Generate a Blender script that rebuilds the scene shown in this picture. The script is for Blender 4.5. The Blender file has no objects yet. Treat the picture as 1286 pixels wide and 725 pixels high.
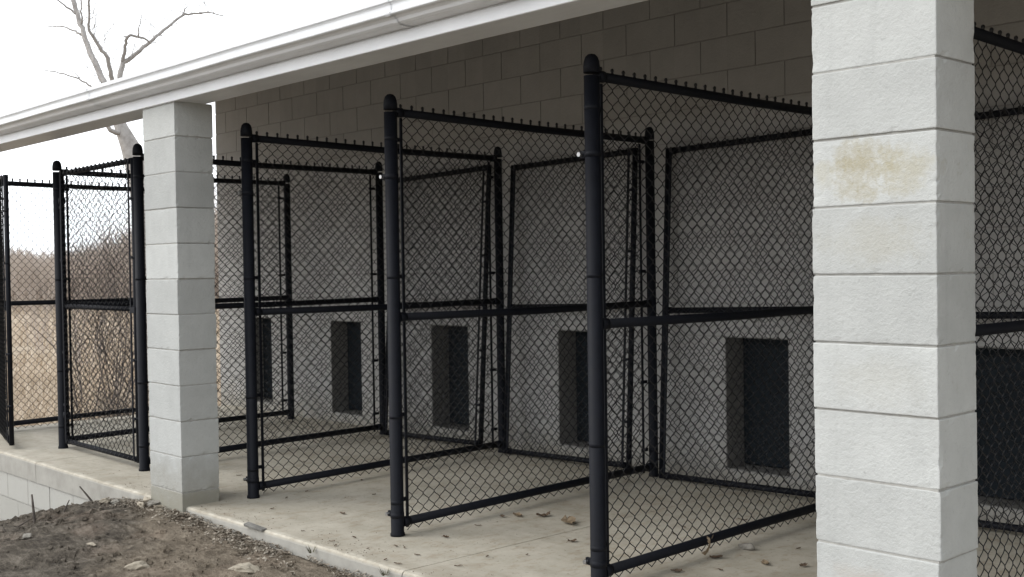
import bpy, bmesh, math, random
from mathutils import Vector, Matrix, noise
random.seed(7)
R = math.radians
S = bpy.context.scene
COL = S.collection

# ------------------------------------------------------------------ camera (calibrated from the block courses)
F_PX, IW, IH = 1445.656, 1286.0, 725.0
CAM = Vector((0.0, -3.0658, 1.3362))
CR = Vector((0.68203647, 0.73115624, -0.01538845))
CU = Vector((-0.00282524, 0.02367619, 0.99971569))
CF = Vector((-0.7313127, 0.68179908, -0.01821372))
cam = bpy.data.cameras.new('camera'); camo = bpy.data.objects.new('camera', cam); COL.objects.link(camo)
cam.sensor_width = 36; cam.lens = F_PX / IW * 36; cam.clip_start = 0.05; cam.clip_end = 3000
M = Matrix((CR, CU, -CF)).transposed().to_4x4(); M.translation = CAM; camo.matrix_world = M
S.camera = camo

def ray(px, py):
    return CF + CR * ((px - IW/2) / F_PX) - CU * ((py - IH/2) / F_PX)
def on_plane(px, py, axis, val):
    d = ray(px, py); return CAM + d * ((val - CAM[axis]) / d[axis])
def at(px, py, depth):
    return CAM + ray(px, py) * depth

# ------------------------------------------------------------------ helpers
def link(name, bm, mat, parent=None, smooth=False):
    me = bpy.data.meshes.new(name); bm.normal_update(); bm.to_mesh(me); bm.free()
    mats = mat if isinstance(mat, (list, tuple)) else [mat]
    for m in mats: me.materials.append(m)
    if smooth:
        for p in me.polygons: p.use_smooth = True
    o = bpy.data.objects.new(name, me); COL.objects.link(o)
    if parent: o.parent = parent
    return o
def pyobj(name, verts, faces, mat, parent=None, smooth=False):
    me = bpy.data.meshes.new(name); me.from_pydata(verts, [], faces)
    mats = mat if isinstance(mat, (list, tuple)) else [mat]
    for m in mats: me.materials.append(m)
    if smooth: me.polygons.foreach_set('use_smooth', [True]*len(me.polygons))
    me.update()
    o = bpy.data.objects.new(name, me); COL.objects.link(o)
    if parent: o.parent = parent
    return o
def tag(o, label=None, cat=None, group=None, kind=None):
    if label: o['label'] = label
    if cat: o['category'] = cat
    if group: o['group'] = group
    if kind: o['kind'] = kind
    return o
def empty(name, loc=(0,0,0), rz=0):
    o = bpy.data.objects.new(name, None); COL.objects.link(o)
    o.location = loc; o.rotation_euler = (0,0,rz); o.empty_display_size = .2
    return o
def copy_tree(o, parent=None):
    c = o.copy(); COL.objects.link(c)
    if parent: c.parent = parent
    for ch in [x for x in COL.objects if x.parent == o]: copy_tree(ch, c)
    return c
def box(bm, x0, x1, y0, y1, z0, z1, bev=0, mi=0):
    vs = [bm.verts.new(p) for p in ((x0,y0,z0),(x1,y0,z0),(x1,y1,z0),(x0,y1,z0),(x0,y0,z1),(x1,y0,z1),(x1,y1,z1),(x0,y1,z1))]
    fs = [bm.faces.new([vs[i] for i in f]) for f in ((3,2,1,0),(4,5,6,7),(0,1,5,4),(1,2,6,5),(2,3,7,6),(3,0,4,7))]
    for f in fs: f.material_index = mi
    if bev:
        es = list({e for f in fs for e in f.edges})
        bmesh.ops.bevel(bm, geom=es, offset=bev, segments=2, affect='EDGES', profile=.6)
def frame_of(d):
    d = d.normalized(); a = Vector((0,0,1)) if abs(d.z) < .9 else Vector((1,0,0))
    u = d.cross(a).normalized(); return u, d.cross(u).normalized()
def tube(bm, pts, rad, n=12, cap=True, uv=None):
    pts = [Vector(p) for p in pts]
    if not hasattr(rad, '__len__'): rad = [rad]*len(pts)
    rings = []; u = None
    for i, p in enumerate(pts):
        d = (pts[min(i+1,len(pts)-1)] - pts[max(i-1,0)])
        if u is None: u, v = frame_of(d)
        else:
            dn = d.normalized(); u = (u - dn*u.dot(dn)).normalized(); v = dn.cross(u)
        rings.append([bm.verts.new(p + (u*math.cos(2*math.pi*k/n) + v*math.sin(2*math.pi*k/n))*rad[i]) for k in range(n)])
    for a, b in zip(rings, rings[1:]):
        for k in range(n): 
            f = bm.faces.new((a[k], a[(k+1)%n], b[(k+1)%n], b[k])); f.smooth = True
    if cap and n > 2:
        bm.faces.new(rings[0][::-1]); bm.faces.new(rings[-1])
def lathe(bm, prof, c=(0,0,0), n=16):
    rings = []
    for r, z in prof:
        if r < 1e-5: rings.append([bm.verts.new((c[0],c[1],c[2]+z))])
        else: rings.append([bm.verts.new((c[0]+r*math.cos(2*math.pi*k/n), c[1]+r*math.sin(2*math.pi*k/n), c[2]+z)) for k in range(n)])
    for a, b in zip(rings, rings[1:]):
        for k in range(n):
            if len(a) == 1 and len(b) == 1: continue
            if len(a) == 1: f = bm.faces.new((a[0], b[(k+1)%n], b[k]))
            elif len(b) == 1: f = bm.faces.new((a[k], a[(k+1)%n], b[0]))
            else: f = bm.faces.new((a[k], a[(k+1)%n], b[(k+1)%n], b[k]))
            f.smooth = True
    if len(rings[0]) > 1: bm.faces.new(rings[0][::-1])
    if len(rings[-1]) > 1: bm.faces.new(rings[-1])

# ------------------------------------------------------------------ materials
class NT:
    def __init__(s, name):
        s.m = bpy.data.materials.new(name); s.m.use_nodes = True; s.t = s.m.node_tree; s.n = s.t.nodes; s.b = s.n['Principled BSDF']
    def node(s, ty, **k):
        x = s.n.new(ty)
        for a, v in k.items():
            if a in x.inputs: x.inputs[a].default_value = v
            else: setattr(x, a, v)
        return x
    def l(s, a, b): s.t.links.new(a, b)
    def coord(s, what='Object'): return s.node('ShaderNodeTexCoord').outputs[what]
    def geo(s): return s.node('ShaderNodeNewGeometry').outputs['Position']
    def noise(s, vec, scale, detail=4, rough=.6, stretch=None):
        if stretch:
            mp = s.node('ShaderNodeMapping'); mp.inputs['Scale'].default_value = stretch; s.l(vec, mp.inputs['Vector']); vec = mp.outputs[0]
        x = s.node('ShaderNodeTexNoise'); x.inputs['Scale'].default_value = scale; x.inputs['Detail'].default_value = detail; x.inputs['Roughness'].default_value = rough
        s.l(vec, x.inputs['Vector']); return x.outputs['Fac']
    def ramp(s, fac, stops):
        x = s.node('ShaderNodeValToRGB'); e = x.color_ramp.elements
        while len(e) < len(stops): e.new(.5)
        for i, (p, c) in enumerate(stops):
            e[i].position = p; e[i].color = (*c, 1) if hasattr(c, '__len__') else (c, c, c, 1)
        s.l(fac, x.inputs[0]); return x.outputs[0]
    def mix(s, fac, a, b, mode='MIX'):
        x = s.node('ShaderNodeMix'); x.data_type = 'RGBA'; x.blend_type = mode
        for sock, v in ((x.inputs[0], fac), (x.inputs[6], a), (x.inputs[7], b)):
            if hasattr(v, 'is_linked') or hasattr(v, 'links'): s.l(v, sock)
            elif hasattr(v, '__len__'): sock.default_value = (*v, 1)
            else: sock.default_value = v
        return x.outputs[2]
    def math(s, op, a, b=None):
        x = s.node('ShaderNodeMath'); x.operation = op
        for i, v in enumerate((a, b)):
            if v is None: continue
            if hasattr(v, 'links'): s.l(v, x.inputs[i])
            else: x.inputs[i].default_value = v
        return x.outputs[0]
    def bump(s, h, st, dist=.01, prev=None):
        x = s.node('ShaderNodeBump'); x.inputs['Strength'].default_value = st; x.inputs['Distance'].default_value = dist
        s.l(h, x.inputs['Height'])
        if prev: s.l(prev, x.inputs['Normal'])
        return x.outputs[0]
    def done(s, col=None, rough=.8, normal=None, metal=0, spec=None):
        if col is not None:
            if hasattr(col, 'links'): s.l(col, s.b.inputs['Base Color'])
            else: s.b.inputs['Base Color'].default_value = (*col, 1)
        if hasattr(rough, 'links'): s.l(rough, s.b.inputs['Roughness'])
        else: s.b.inputs['Roughness'].default_value = rough
        s.b.inputs['Metallic'].default_value = metal
        if spec is not None: s.b.inputs['Specular IOR Level'].default_value = spec
        if normal: s.l(normal, s.b.inputs['Normal'])
        return s.m

def block_paint(name, base, var=.08, stain=False, course=True, zoff=.08):
    k = NT(name); p = k.geo()
    big = k.noise(p, 1.7, 3); mid = k.noise(p, 9, 5, .65); fine = k.noise(p, 170, 3, .7); pore = k.noise(p, 60, 4, .75)
    sep = k.node('ShaderNodeSeparateXYZ'); k.l(p, sep.inputs[0])
    row = k.math('FLOOR', k.math('DIVIDE', k.math('SUBTRACT', sep.outputs[2], zoff), .2032))
    # staggered block index along the wall
    half = k.math('MULTIPLY', k.math('MODULO', k.math('ADD', row, 100), 2.0), .5)
    colx = k.math('FLOOR', k.math('ADD', k.math('DIVIDE', k.math('ADD', sep.outputs[0], 40.0), .4064), half))
    cmb = k.node('ShaderNodeCombineXYZ'); k.l(row, cmb.inputs[2])
    if not course: k.l(colx, cmb.inputs[0])
    else: k.l(k.math('FLOOR', k.math('DIVIDE', sep.outputs[0], 2.0)), cmb.inputs[0])
    wn = k.node('ShaderNodeTexWhiteNoise'); wn.noise_dimensions = '3D'; k.l(cmb.outputs[0], wn.inputs[0])
    b = base
    c = k.ramp(k.math('ADD', k.math('MULTIPLY', big, .5), k.math('MULTIPLY', mid, .5)),
               [(.3, tuple(x*(1-var) for x in b)), (.72, tuple(min(1, x*(1+var)) for x in b))])
    g = k.math('ADD', k.math('MULTIPLY', wn.outputs['Value'], .26 if course else .09), .86 if course else .94)
    gm = k.node('ShaderNodeCombineColor'); [k.l(g, gm.inputs[i]) for i in range(3)]
    c = k.mix(1.0, c, gm.outputs[0], 'MULTIPLY')
    c = k.mix(k.math('MULTIPLY', k.ramp(pore, [(.28, 1.0), (.42, 0.0)]), .35), c, tuple(x*.62 for x in b))
    if stain:
        for (cx, cz, rx, rz, amt, colr) in ((-1.765, 1.615, .12, .10, .75, (.38,.335,.22)), (-1.66, 1.60, .11, .08, .5, (.42,.38,.26)), (-1.90, 1.60, .05, .05, .35, (.44,.40,.27)), (-1.74, 1.40, .19, .08, .30, (.44,.41,.32)), (-1.72, .98, .16, .08, .15, (.46,.43,.34)),(-1.8, .40, .12, .04, .25, (.48,.40,.32))):
            dx = k.math('DIVIDE', k.math('SUBTRACT', sep.outputs[0], cx), rx); dz = k.math('DIVIDE', k.math('SUBTRACT', sep.outputs[2], cz), rz)
            d = k.math('ADD', k.math('MULTIPLY', dx, dx), k.math('MULTIPLY', dz, dz))
            d = k.math('ADD', d, k.math('ADD', k.math('MULTIPLY', k.math('SUBTRACT', mid, .5), 3.4), k.math('MULTIPLY', k.math('SUBTRACT', pore, .5), 1.6)))
            c = k.mix(k.math('MULTIPLY', k.ramp(d, [(.0, 1.0), (1.25, 0.0)]), amt), c, colr)
    # rain splash and earth dirt on the lowest courses
    low = k.ramp(k.math('ADD', sep.outputs[2], k.math('MULTIPLY', k.math('SUBTRACT', mid, .5), .5)), [(.0, 1.0), (.30, 0.0)])
    c = k.mix(k.math('MULTIPLY', low, .55), c, (.27,.245,.19))
    base_c = k.ramp(sep.outputs[2], [(.076, 1.0), (.086, 0.0)])
    c = k.mix(k.math('MULTIPLY', base_c, .45 if stain else .0), c, (.22,.205,.15))
    # thin vertical run marks
    run = k.noise(p, 14, 3, .6, (1.0, 1.0, .06))
    c = k.mix(k.math('MULTIPLY', k.ramp(run, [(.58, 0.0), (.75, 1.0)]), .22), c, tuple(x*.7 for x in b))
    n = k.bump(pore, .55, .006); n = k.bump(fine, .35, .002, n)
    return k.done(c, .85, n, spec=.25)

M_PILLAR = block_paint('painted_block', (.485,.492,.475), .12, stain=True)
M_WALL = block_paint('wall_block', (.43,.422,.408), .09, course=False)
M_FOUND = block_paint('foundation_block', (.62,.63,.62), .06)
def m_mortar():
    k = NT('mortar'); p = k.geo(); n = k.noise(p, 40); return k.done(k.ramp(n, [(.3, (.34,.33,.31)), (.7, (.44,.43,.40))]), .95)
M_MORTAR = m_mortar()
def m_mortar2():
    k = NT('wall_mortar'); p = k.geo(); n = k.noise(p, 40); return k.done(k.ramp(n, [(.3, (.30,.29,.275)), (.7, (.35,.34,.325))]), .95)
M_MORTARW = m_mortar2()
def m_black():
    k = NT('black_vinyl'); p = k.geo(); n = k.noise(p, 25, 4); s = k.noise(p, 300, 2)
    c = k.ramp(n, [(.3, (.004,.0048,.008)), (.75, (.008,.0092,.014))])
    return k.done(c, k.math('ADD', k.math('MULTIPLY', n, .25), .50), k.bump(s, .15, .001), spec=.20)
M_BLACK = m_black()
def m_wire():
    k = NT('black_wire'); p = k.geo(); n = k.noise(p, 30, 2)
    return k.done(k.ramp(n, [(.3, (.007,.0075,.009)), (.8, (.015,.015,.018))]), .33, spec=.45)
M_WIRE = m_wire()
def m_metal():
    k = NT('galvanised'); p = k.geo(); n = k.noise(p, 90, 3); return k.done(k.ramp(n, [(.3, .3), (.7, .5)]), .38, metal=1)
M_GALV = m_metal()
def m_white():
    k = NT('white_aluminium'); p = k.geo(); a = k.noise(p, 2.2, 4, .6); d = k.noise(p, 30, 4, .7, (.25, 1, 1))
    c = k.ramp(k.math('ADD', k.math('MULTIPLY', a, .6), k.math('MULTIPLY', d, .4)), [(.3, (.72,.73,.745)), (.62, (.83,.84,.855))])
    return k.done(c, .38, k.bump(a, .25, .02), spec=.5)
M_WHITE = m_white()
def m_soffit():
    k = NT('soffit_paint'); p = k.geo(); a = k.noise(p, 3, 3); return k.done(k.ramp(a, [(.3, (.30,.29,.28)), (.7, (.36,.35,.34))]), .8)
M_SOFFIT = m_soffit()
def m_shingle():
    k = NT('shingle'); p = k.geo(); a = k.noise(p, 60, 4)
    br = k.node('ShaderNodeTexBrick'); br.inputs['Scale'].default_value = 3; k.l(p, br.inputs['Vector'])
    return k.done(k.mix(.6, k.ramp(a, [(.3, .05), (.7, .12)]), k.ramp(br.outputs['Fac'], [(0, .10), (1, .04)])), .95)
M_SHINGLE = m_shingle()
def m_slab():
    k = NT('slab_concrete'); p = k.geo(); a = k.noise(p, .9, 5, .6); b = k.noise(p, 6, 6, .7); f = k.noise(p, 140, 3, .7)
    c = k.ramp(k.math('ADD', k.math('MULTIPLY', a, .55), k.math('MULTIPLY', b, .45)), [(.28, (.31,.275,.21)), (.5, (.46,.425,.35)), (.72, (.58,.54,.455))])
    sc = k.noise(p, 16, 5, .75, (1, .5, 1)); c = k.mix(k.math('MULTIPLY', k.ramp(sc, [(.50, 0.0), (.64, 1.0)]), .55), c, (.33,.265,.19))
    wet = k.noise(p, 1.3, 6, .7, (.5, 1.6, 1)); c = k.mix(k.math('MULTIPLY', k.ramp(wet, [(.50, 0.0), (.60, 1.0)]), .28), c, (.26,.225,.165))
    sp = k.noise(p, 45, 3, .6); c = k.mix(k.math('MULTIPLY', k.ramp(sp, [(.62, 0.0), (.69, 1.0)]), .6), c, (.16,.13,.10))
    sw = k.noise(p, 2.6, 4, .6, (.35, 1.5, 1)); c = k.mix(k.math('MULTIPLY', k.ramp(sw, [(.5, 0.0), (.66, 1.0)]), .25), c, (.60,.56,.48))
    sep = k.node('ShaderNodeSeparateXYZ'); k.l(p, sep.inputs[0])
    ed = k.math('ADD', sep.outputs[1], k.math('MULTIPLY', k.math('SUBTRACT', b, .5), .5))
    c = k.mix(k.math('MULTIPLY', k.ramp(ed, [(.06, 1.0), (.30, 0.0)]), .30), c, (.33,.29,.23))
    # worn arris with its sky highlight painted in as paler colour; greyer edge face
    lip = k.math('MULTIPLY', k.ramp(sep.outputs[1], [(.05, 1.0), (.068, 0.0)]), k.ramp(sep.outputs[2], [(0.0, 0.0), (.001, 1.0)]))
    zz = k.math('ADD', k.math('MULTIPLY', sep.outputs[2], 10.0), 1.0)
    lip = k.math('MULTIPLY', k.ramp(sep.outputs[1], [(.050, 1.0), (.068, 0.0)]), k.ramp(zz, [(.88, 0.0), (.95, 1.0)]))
    c = k.mix(k.ramp(zz, [(.80, 1.0), (.93, 0.0)]), c, k.ramp(b, [(.3, (.30,.285,.255)), (.7, (.42,.405,.365))]))
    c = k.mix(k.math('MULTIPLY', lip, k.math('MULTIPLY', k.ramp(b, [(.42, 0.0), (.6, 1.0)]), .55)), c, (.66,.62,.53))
    n = k.bump(b, .3, .01); n = k.bump(f, .3, .002, n)
    return k.done(c, .82, n, spec=.3)
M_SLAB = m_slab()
def m_ground():
    k = NT('earth'); p = k.geo(); a = k.noise(p, .8, 5, .65); b = k.noise(p, 7, 8, .75); f = k.noise(p, 26, 7, .8, (.6, 1.3, 1))
    mixv = k.math('ADD', k.math('MULTIPLY', b, .5), k.math('MULTIPLY', f, .5))
    dirt = k.ramp(mixv, [(.34, (.09,.071,.053)), (.49, (.215,.178,.135)), (.62, (.35,.30,.235))])
    sep = k.node('ShaderNodeSeparateXYZ'); k.l(p, sep.inputs[0])
    # dark topsoil on the left, dry compacted tan soil near the slab corner
    dk = k.ramp(k.math('ADD', k.math('ADD', k.math('MULTIPLY', sep.outputs[0], .1), k.math('MULTIPLY', sep.outputs[1], .2)), k.math('ADD', k.math('MULTIPLY', k.math('SUBTRACT', a, .5), .35), 1.0)), [(.29, 1.0), (.36, 0.0)])
    dirt = k.mix(k.math('MULTIPLY', dk, .8), dirt, k.ramp(mixv, [(.38, (.028,.025,.022)), (.5, (.092,.080,.066)), (.62, (.24,.21,.175))]))
    red = k.noise(p, 3.5, 4); dirt = k.mix(k.math('MULTIPLY', k.ramp(red, [(.52, 0.0), (.66, 1.0)]), .18), dirt, (.17,.105,.075))
    # straw colour beyond the building
    fl = k.math('ADD', sep.outputs[0], k.math('MULTIPLY', k.math('SUBTRACT', a, .5), 3.0))
    fm = k.ramp(k.math('MULTIPLY', k.math('ADD', fl, 14.0), .25), [(.2, 1.0), (.75, 0.0)])
    straw = k.ramp(k.noise(p, 2.0, 8, .75), [(.3, (.20,.155,.115)), (.5, (.40,.33,.25)), (.7, (.58,.50,.39))])
    c = k.mix(fm, dirt, straw)
    n = k.bump(b, .9, .05); n = k.bump(f, .8, .012, n)
    return k.done(c, .97, n, spec=.15)
M_GROUND = m_ground()
def flat(name, cols, scale=8, rough=.8, bump=0, obj=False):
    k = NT(name); p = k.geo(); a = k.noise(p, scale, 5, .65)
    n = len(cols); c = k.ramp(a, [(.3 + .4*i/(n-1), cc) for i, cc in enumerate(cols)])
    return k.done(c, rough, k.bump(a, bump, .01) if bump else None, spec=.25)
M_DOOR = flat('door_flap', [(.006,.010,.014), (.013,.019,.025)], 6, .7)
M_SLEEVE = flat('door_sleeve', [(.17,.165,.155), (.25,.24,.225)], 14, .8)
M_BARK = flat('bark', [(.26,.24,.225), (.42,.40,.38)], 9, .95, .6)
M_TWIG = flat('twig', [(.34,.29,.25), (.56,.49,.43)], 1.3, .95)
M_TWIGD = flat('dark_twig', [(.09,.076,.068), (.22,.19,.17)], 3, .95)
M_STRAW = flat('straw', [(.34,.27,.20), (.54,.45,.35), (.72,.63,.51)], .9, .9)
M_STONE = flat('stone', [(.26,.225,.175), (.42,.375,.30)], 14, .95, .5)
M_STONEG = flat('grey_stone', [(.17,.16,.14), (.29,.27,.235)], 18, .95, .5)
M_LEAF = flat('dead_leaf', [(.08,.055,.038), (.17,.12,.08)], 30, .85)
M_LEAFT = flat('tan_leaf', [(.20,.15,.095), (.32,.245,.165)], 30, .85)
M_LITTER = flat('litter', [(.07,.055,.042), (.19,.155,.12), (.40,.36,.30), (.13,.105,.08)], 14, .95)
M_CLOD = flat('clod', [(.045,.034,.026), (.14,.108,.078), (.27,.22,.165)], 9, .98, .5)
M_WOOD = flat('old_wood', [(.13,.125,.115), (.26,.25,.23)], 20, .9)
M_STEM = flat('dry_stem', [(.06,.052,.046), (.13,.11,.095)], 25, .9)
M_WEED = flat('weed', [(.06,.06,.035), (.14,.13,.08)], 20, .9)

# ------------------------------------------------------------------ ground
CP = [(-14,-1.15),(-11,-.98),(-10,-.80),(-9.02,-.66),(-8.37,-.485),(-7.85,-.315),(-7.32,-.165),(-7.02,-.09),(-6.46,-.035),(-6.06,-.04),(-5.44,-.065),(-4.68,-.075),(-3.94,-.075),(0,-.09),(8,-.15)]
def prof(x):
    if x <= CP[0][0]: return CP[0][1]
    for (a, za), (b, zb) in zip(CP, CP[1:]):
        if x <= b: return za + (zb-za)*(x-a)/(b-a)
    return CP[-1][1]
def gz(x, y, rough=True):
    z = prof(x)
    if y < 0:
        z += -.05*min(1, -y/1.2) - .07*max(0, -y-1.2)*min(1, 3/(1+abs(y)))
    if y > .02 and x > -10.42: z = min(z, -.45)
    if x < -11:
        z = -.98 + .031*min(60, max(0, -13-x))
    if rough and x > -13 and y < .02 and y > -6:
        v = Vector((x, y, 0)); w = min(1, max(.15, (-y)/.25))
        n = noise.fractal(v*3.2, 1.0, 2.0, 5)*.03 + noise.fractal(Vector((x*9, y*15, 4)), 1.0, 2.0, 4)*.018
        left = max(0, min(1, (-6.6-x)/.8))
        n += left*abs(noise.noise(Vector((x*6.5, y*9, 0))))*.075 - left*.02
        z += n*w
    elif rough:
        z += noise.fractal(Vector((x, y, 3))*.25, 1, 2, 3)*.12*min(1, max(0, (math.hypot(x+8, y)-6)/10)) if x < -11 else 0
    return z
def axis(segs):
    out = []
    for a, b, st in segs:
        n = max(1, round((b-a)/st)); out += [a + (b-a)*i/n for i in range(n)]
    return out + [segs[-1][1]]
xs = axis([(-900,-300,150),(-300,-80,30),(-80,-24,4),(-24,-13,1),(-13,-9.4,.15),(-9.4,-3.2,.026),(-3.2,1,.12),(1,8,1),(8,40,8),(40,900,200)])
ys = axis([(-900,-100,200),(-100,-12,12),(-12,-4,1),(-4,-1.5,.15),(-1.5,0.0,.026),(0.0,.03,.03),(.03,1,.3),(1,10,1),(10,60,5),(60,300,30),(300,900,150)])
V = [(x, y, gz(x, y)) for y in ys for x in xs]; nx = len(xs)
Fc = [(j*nx+i, j*nx+i+1, (j+1)*nx+i+1, (j+1)*nx+i) for j in range(len(ys)-1) for i in range(nx-1)]
tag(pyobj('ground', V, Fc, M_GROUND, smooth=True), kind='structure', label='brown bare earth rising to the slab corner, dry straw field beyond')

# ------------------------------------------------------------------ concrete slab (real gaps at the control joints)
bm = bmesh.new()
js = [-10.38, -8.32, -4.05, .22, 4.5]
for a, b in zip(js, js[1:]):
    n = int((b-a)/.04); rows = []
    for i in range(n+1):
        x = a + .003 + (b-a-.006)*i/n
        j = noise.noise(Vector((x*4, 0, 0)))*.006 + noise.noise(Vector((x*22, 3, 0)))*.004
        jz = noise.noise(Vector((x*9, 7, 0)))*.003
        if noise.noise(Vector((x*5.5, 11, 2))) > .42: j += .012; jz -= .006
        prof_ = [(.02+j*.4, -.146), (.02+j, -.02), (.024+j, -.007), (.034+j, -.001+jz*.5), (.06, 0.0), (2.706, 0.0), (2.706, -.146)]
        rows.append([bm.verts.new((x, y, z)) for y, z in prof_])
    for r0, r1 in zip(rows, rows[1:]):
        for q in range(6): bm.faces.new((r0[q+1], r0[q], r1[q], r1[q+1]))
    bm.faces.new(rows[0]); bm.faces.new(rows[-1][::-1])
bmesh.ops.recalc_face_normals(bm, faces=bm.faces)
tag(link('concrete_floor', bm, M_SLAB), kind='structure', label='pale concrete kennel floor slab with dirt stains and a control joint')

# ------------------------------------------------------------------ the kennel building
B = empty('kennel_building', (-5, 2.7, 0))
tag(B, 'block kennel building with white guttered overhanging roof on painted block pillars', 'building')
B.rotation_euler = (0,0,0)
def bpart(name, bm, mat, label=None, smooth=False, parent=None):
    p = parent or B
    off = Vector((-5, 2.7, 0))
    for v in bm.verts: v.co -= off
    o = link(name, bm, mat, p, smooth)
    if label: o['label'] = label
    return o
C8 = .2032
def clip(intervals, holes):
    out = []
    for a, b in intervals:
        segs = [(a, b)]
        for h0, h1 in holes:
            ns = []
            for s0, s1 in segs:
                if h1 <= s0 or h0 >= s1: ns.append((s0, s1)); continue
                if h0 - s0 > .02: ns.append((s0, h0))
                if s1 - h1 > .02: ns.append((h1, s1))
            segs = ns
        out += segs
    return out
WX0, WX1, WY, TH = -10.53, 4.4, 2.70, .2
doors = [(-9.995,-9.54), (-8.55,-8.09), (-7.14,-6.69), (-5.72,-5.26), (-4.275,-3.82), (-2.86,-2.40)]
bm = bmesh.new()
for k in range(-1, 17):
    z0 = .08 + k*C8; z1 = z0 + C8
    holes = doors if 0 <= k <= 3 else []
    zz0 = max(z0, -.145) + (.004 if k >= 0 else 0); zz1 = min(z1 - .004, 3.36)
    # mortar core
    for a, b in clip([(WX0+.004, WX1-.004)], holes): box(bm, a, b, WY+.0045, WY+TH-.006, max(z0, -.14), min(z1, 3.36)-(0 if k < 16 else 0), mi=1)
    x = WX0 - (C8 if k % 2 else 0)
    while x < WX1:
        a, b = max(x, WX0), min(x + .4064, WX1)
        if b - a > .03:
            for s0, s1 in clip([(a + (.004 if a > WX0 else 0), b - (.004 if b < WX1 else 0))], holes):
                box(bm, s0, s1, WY, WY+TH, zz0, zz1, mi=0)
        x += .4064
# rest of the building body: end walls and rear wall behind, left end is the one beside the field
box(bm, WX0+.003, WX0+TH, WY+TH, 9.0, -1.2, 3.36); box(bm, WX1-TH, WX1-.003, WY+TH, 9.0, -1.2, 3.36); box(bm, WX0+TH, WX1-TH, 8.8, 8.997, -1.2, 3.36)
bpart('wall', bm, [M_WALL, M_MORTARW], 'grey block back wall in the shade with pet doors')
# foundation under the slab edge and the left end
bm = bmesh.new()
for k in range(-7, 0):
    z1 = -.146 + (k+1)*.19 ; z0 = z1 - .19
    box(bm, -10.34, 4.4, .036, .2, z0, z1-.001, mi=1)
    x = -10.34 - (.2 if k % 2 else 0)
    while x < 4.4:
        a, b = max(x, -10.34)+.004, min(x+.4064, 4.4)-.004
        if b-a > .03: box(bm, a, b, .03 + random.uniform(-.001, .001), .15, z0+.004, z1-.004-(.001 if k == -1 else 0), 0)
        x += .4064
box(bm, -10.345, -10.15, .2, 2.706, -1.4, -.147)
bpart('foundation', bm, [M_FOUND, M_MORTAR], 'whitish painted block foundation below the slab edge')
# pillars
def pillar(xr, label, w=.398, d=.237, zb=-.32, seed=0):
    rnd = random.Random(seed); bm = bmesh.new()
    top = .08 + 11*C8 - .006
    box(bm, xr-w+.005, xr-.005, .005, d-.005, zb, top - .01, mi=1)
    for k in range(-2, 11):
        j = [rnd.uniform(-.003, .003) for _ in range(4)]
        bm.verts.ensure_lookup_table(); nb0 = len(bm.verts); box(bm, xr-w+j[0], xr+j[1], j[2], d+j[3], max(zb, .08+k*C8+.003), .08+(k+1)*C8-.003-(.004 if k == 10 else 0), bev=.0035, mi=0)
        # cut the arrises into short lengths and nibble them so that they read as cast block
        bm.verts.ensure_lookup_table(); vs_ = bm.verts[nb0:]
        es_ = [e for e in {e for v in vs_ for e in v.link_edges} if e.calc_length() > .05]
        bmesh.ops.subdivide_edges(bm, edges=es_, cuts=14, use_grid_fill=True)
        bm.verts.ensure_lookup_table()
        for v in bm.verts[nb0:]:
            near = (min(abs(v.co.z-(.08+k*C8)), abs(v.co.z-(.08+(k+1)*C8))) < .010) + (min(abs(v.co.x-xr), abs(v.co.x-xr+w)) < .008) + (min(abs(v.co.y), abs(v.co.y-d)) < .008)
            if near >= 2:
                c_ = max(0, noise.noise(v.co*38 + Vector((seed, 0, 0))) - .15)*.007; cen = Vector((xr-w/2, d/2, .08+(k+.5)*C8)); v.co += (cen - v.co).normalized()*c_
    return bpart('pillar', bm, [M_PILLAR, M_MORTAR], label)
pillar(-1.543, 'near painted block pillar with yellowish stains', seed=1)
pillar(-6.069, 'far painted block pillar between kennel partitions', seed=2)
pillar(-10.595, None, zb=-1.3, seed=3)
# beam wrapped in white aluminium, gutter, roof
BX0, BX1 = -11.6, 4.9
def extrude_profile(bm, prof_, x0, x1, segs=1, closed=True, wob=0):
    rows = []
    for i in range(segs+1):
        x = x0 + (x1-x0)*i/segs
        dz = noise.noise(Vector((x*.9, 4, 0)))*wob; dy = noise.noise(Vector((x*1.3, 9, 0)))*wob
        rows.append([bm.verts.new((x, y+dy, z+dz)) for y, z in prof_])
    n = len(prof_)
    for r0, r1 in zip(rows, rows[1:]):
        for q in range(n if closed else n-1): bm.faces.new((r0[q], r0[(q+1)%n], r1[(q+1)%n], r1[q]))
    if closed: bm.faces.new(rows[0][::-1]); bm.faces.new(rows[-1])
    bmesh.ops.recalc_face_normals(bm, faces=bm.faces)
bm = bmesh.new()
extrude_profile(bm, [(.0, 2.309), (.004, 2.307), (.196, 2.307), (.2, 2.31), (.2, 2.495), (.0, 2.465)], BX0, BX1, 60, wob=.002)
bpart('beam', bm, M_WHITE)
bm = bmesh.new()   # fascia strip with drip edge
extrude_profile(bm, [(-.014, 2.303), (-.018, 2.306), (-.018, 2.358), (-.012, 2.362), (-.012, 2.438), (-.002, 2.438), (-.002, 2.303)], BX0, BX1, 60, wob=.0015)
bpart('fascia', bm, M_WHITE)
bm = bmesh.new()
gp = [(-.014, 2.366), (-.062, 2.366), (-.080, 2.369), (-.092, 2.376), (-.100, 2.388), (-.112, 2.396), (-.128, 2.399), (-.134, 2.403), (-.135, 2.409), (-.129, 2.413), (-.127, 2.420), (-.128, 2.440), (-.132, 2.449), (-.141, 2.453), (-.142, 2.472), (-.136, 2.475), (-.122, 2.472), (-.122, 2.45), (-.118, 2.41), (-.06, 2.378), (-.022, 2.376), (-.020, 2.462), (-.014, 2.464)]
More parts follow.
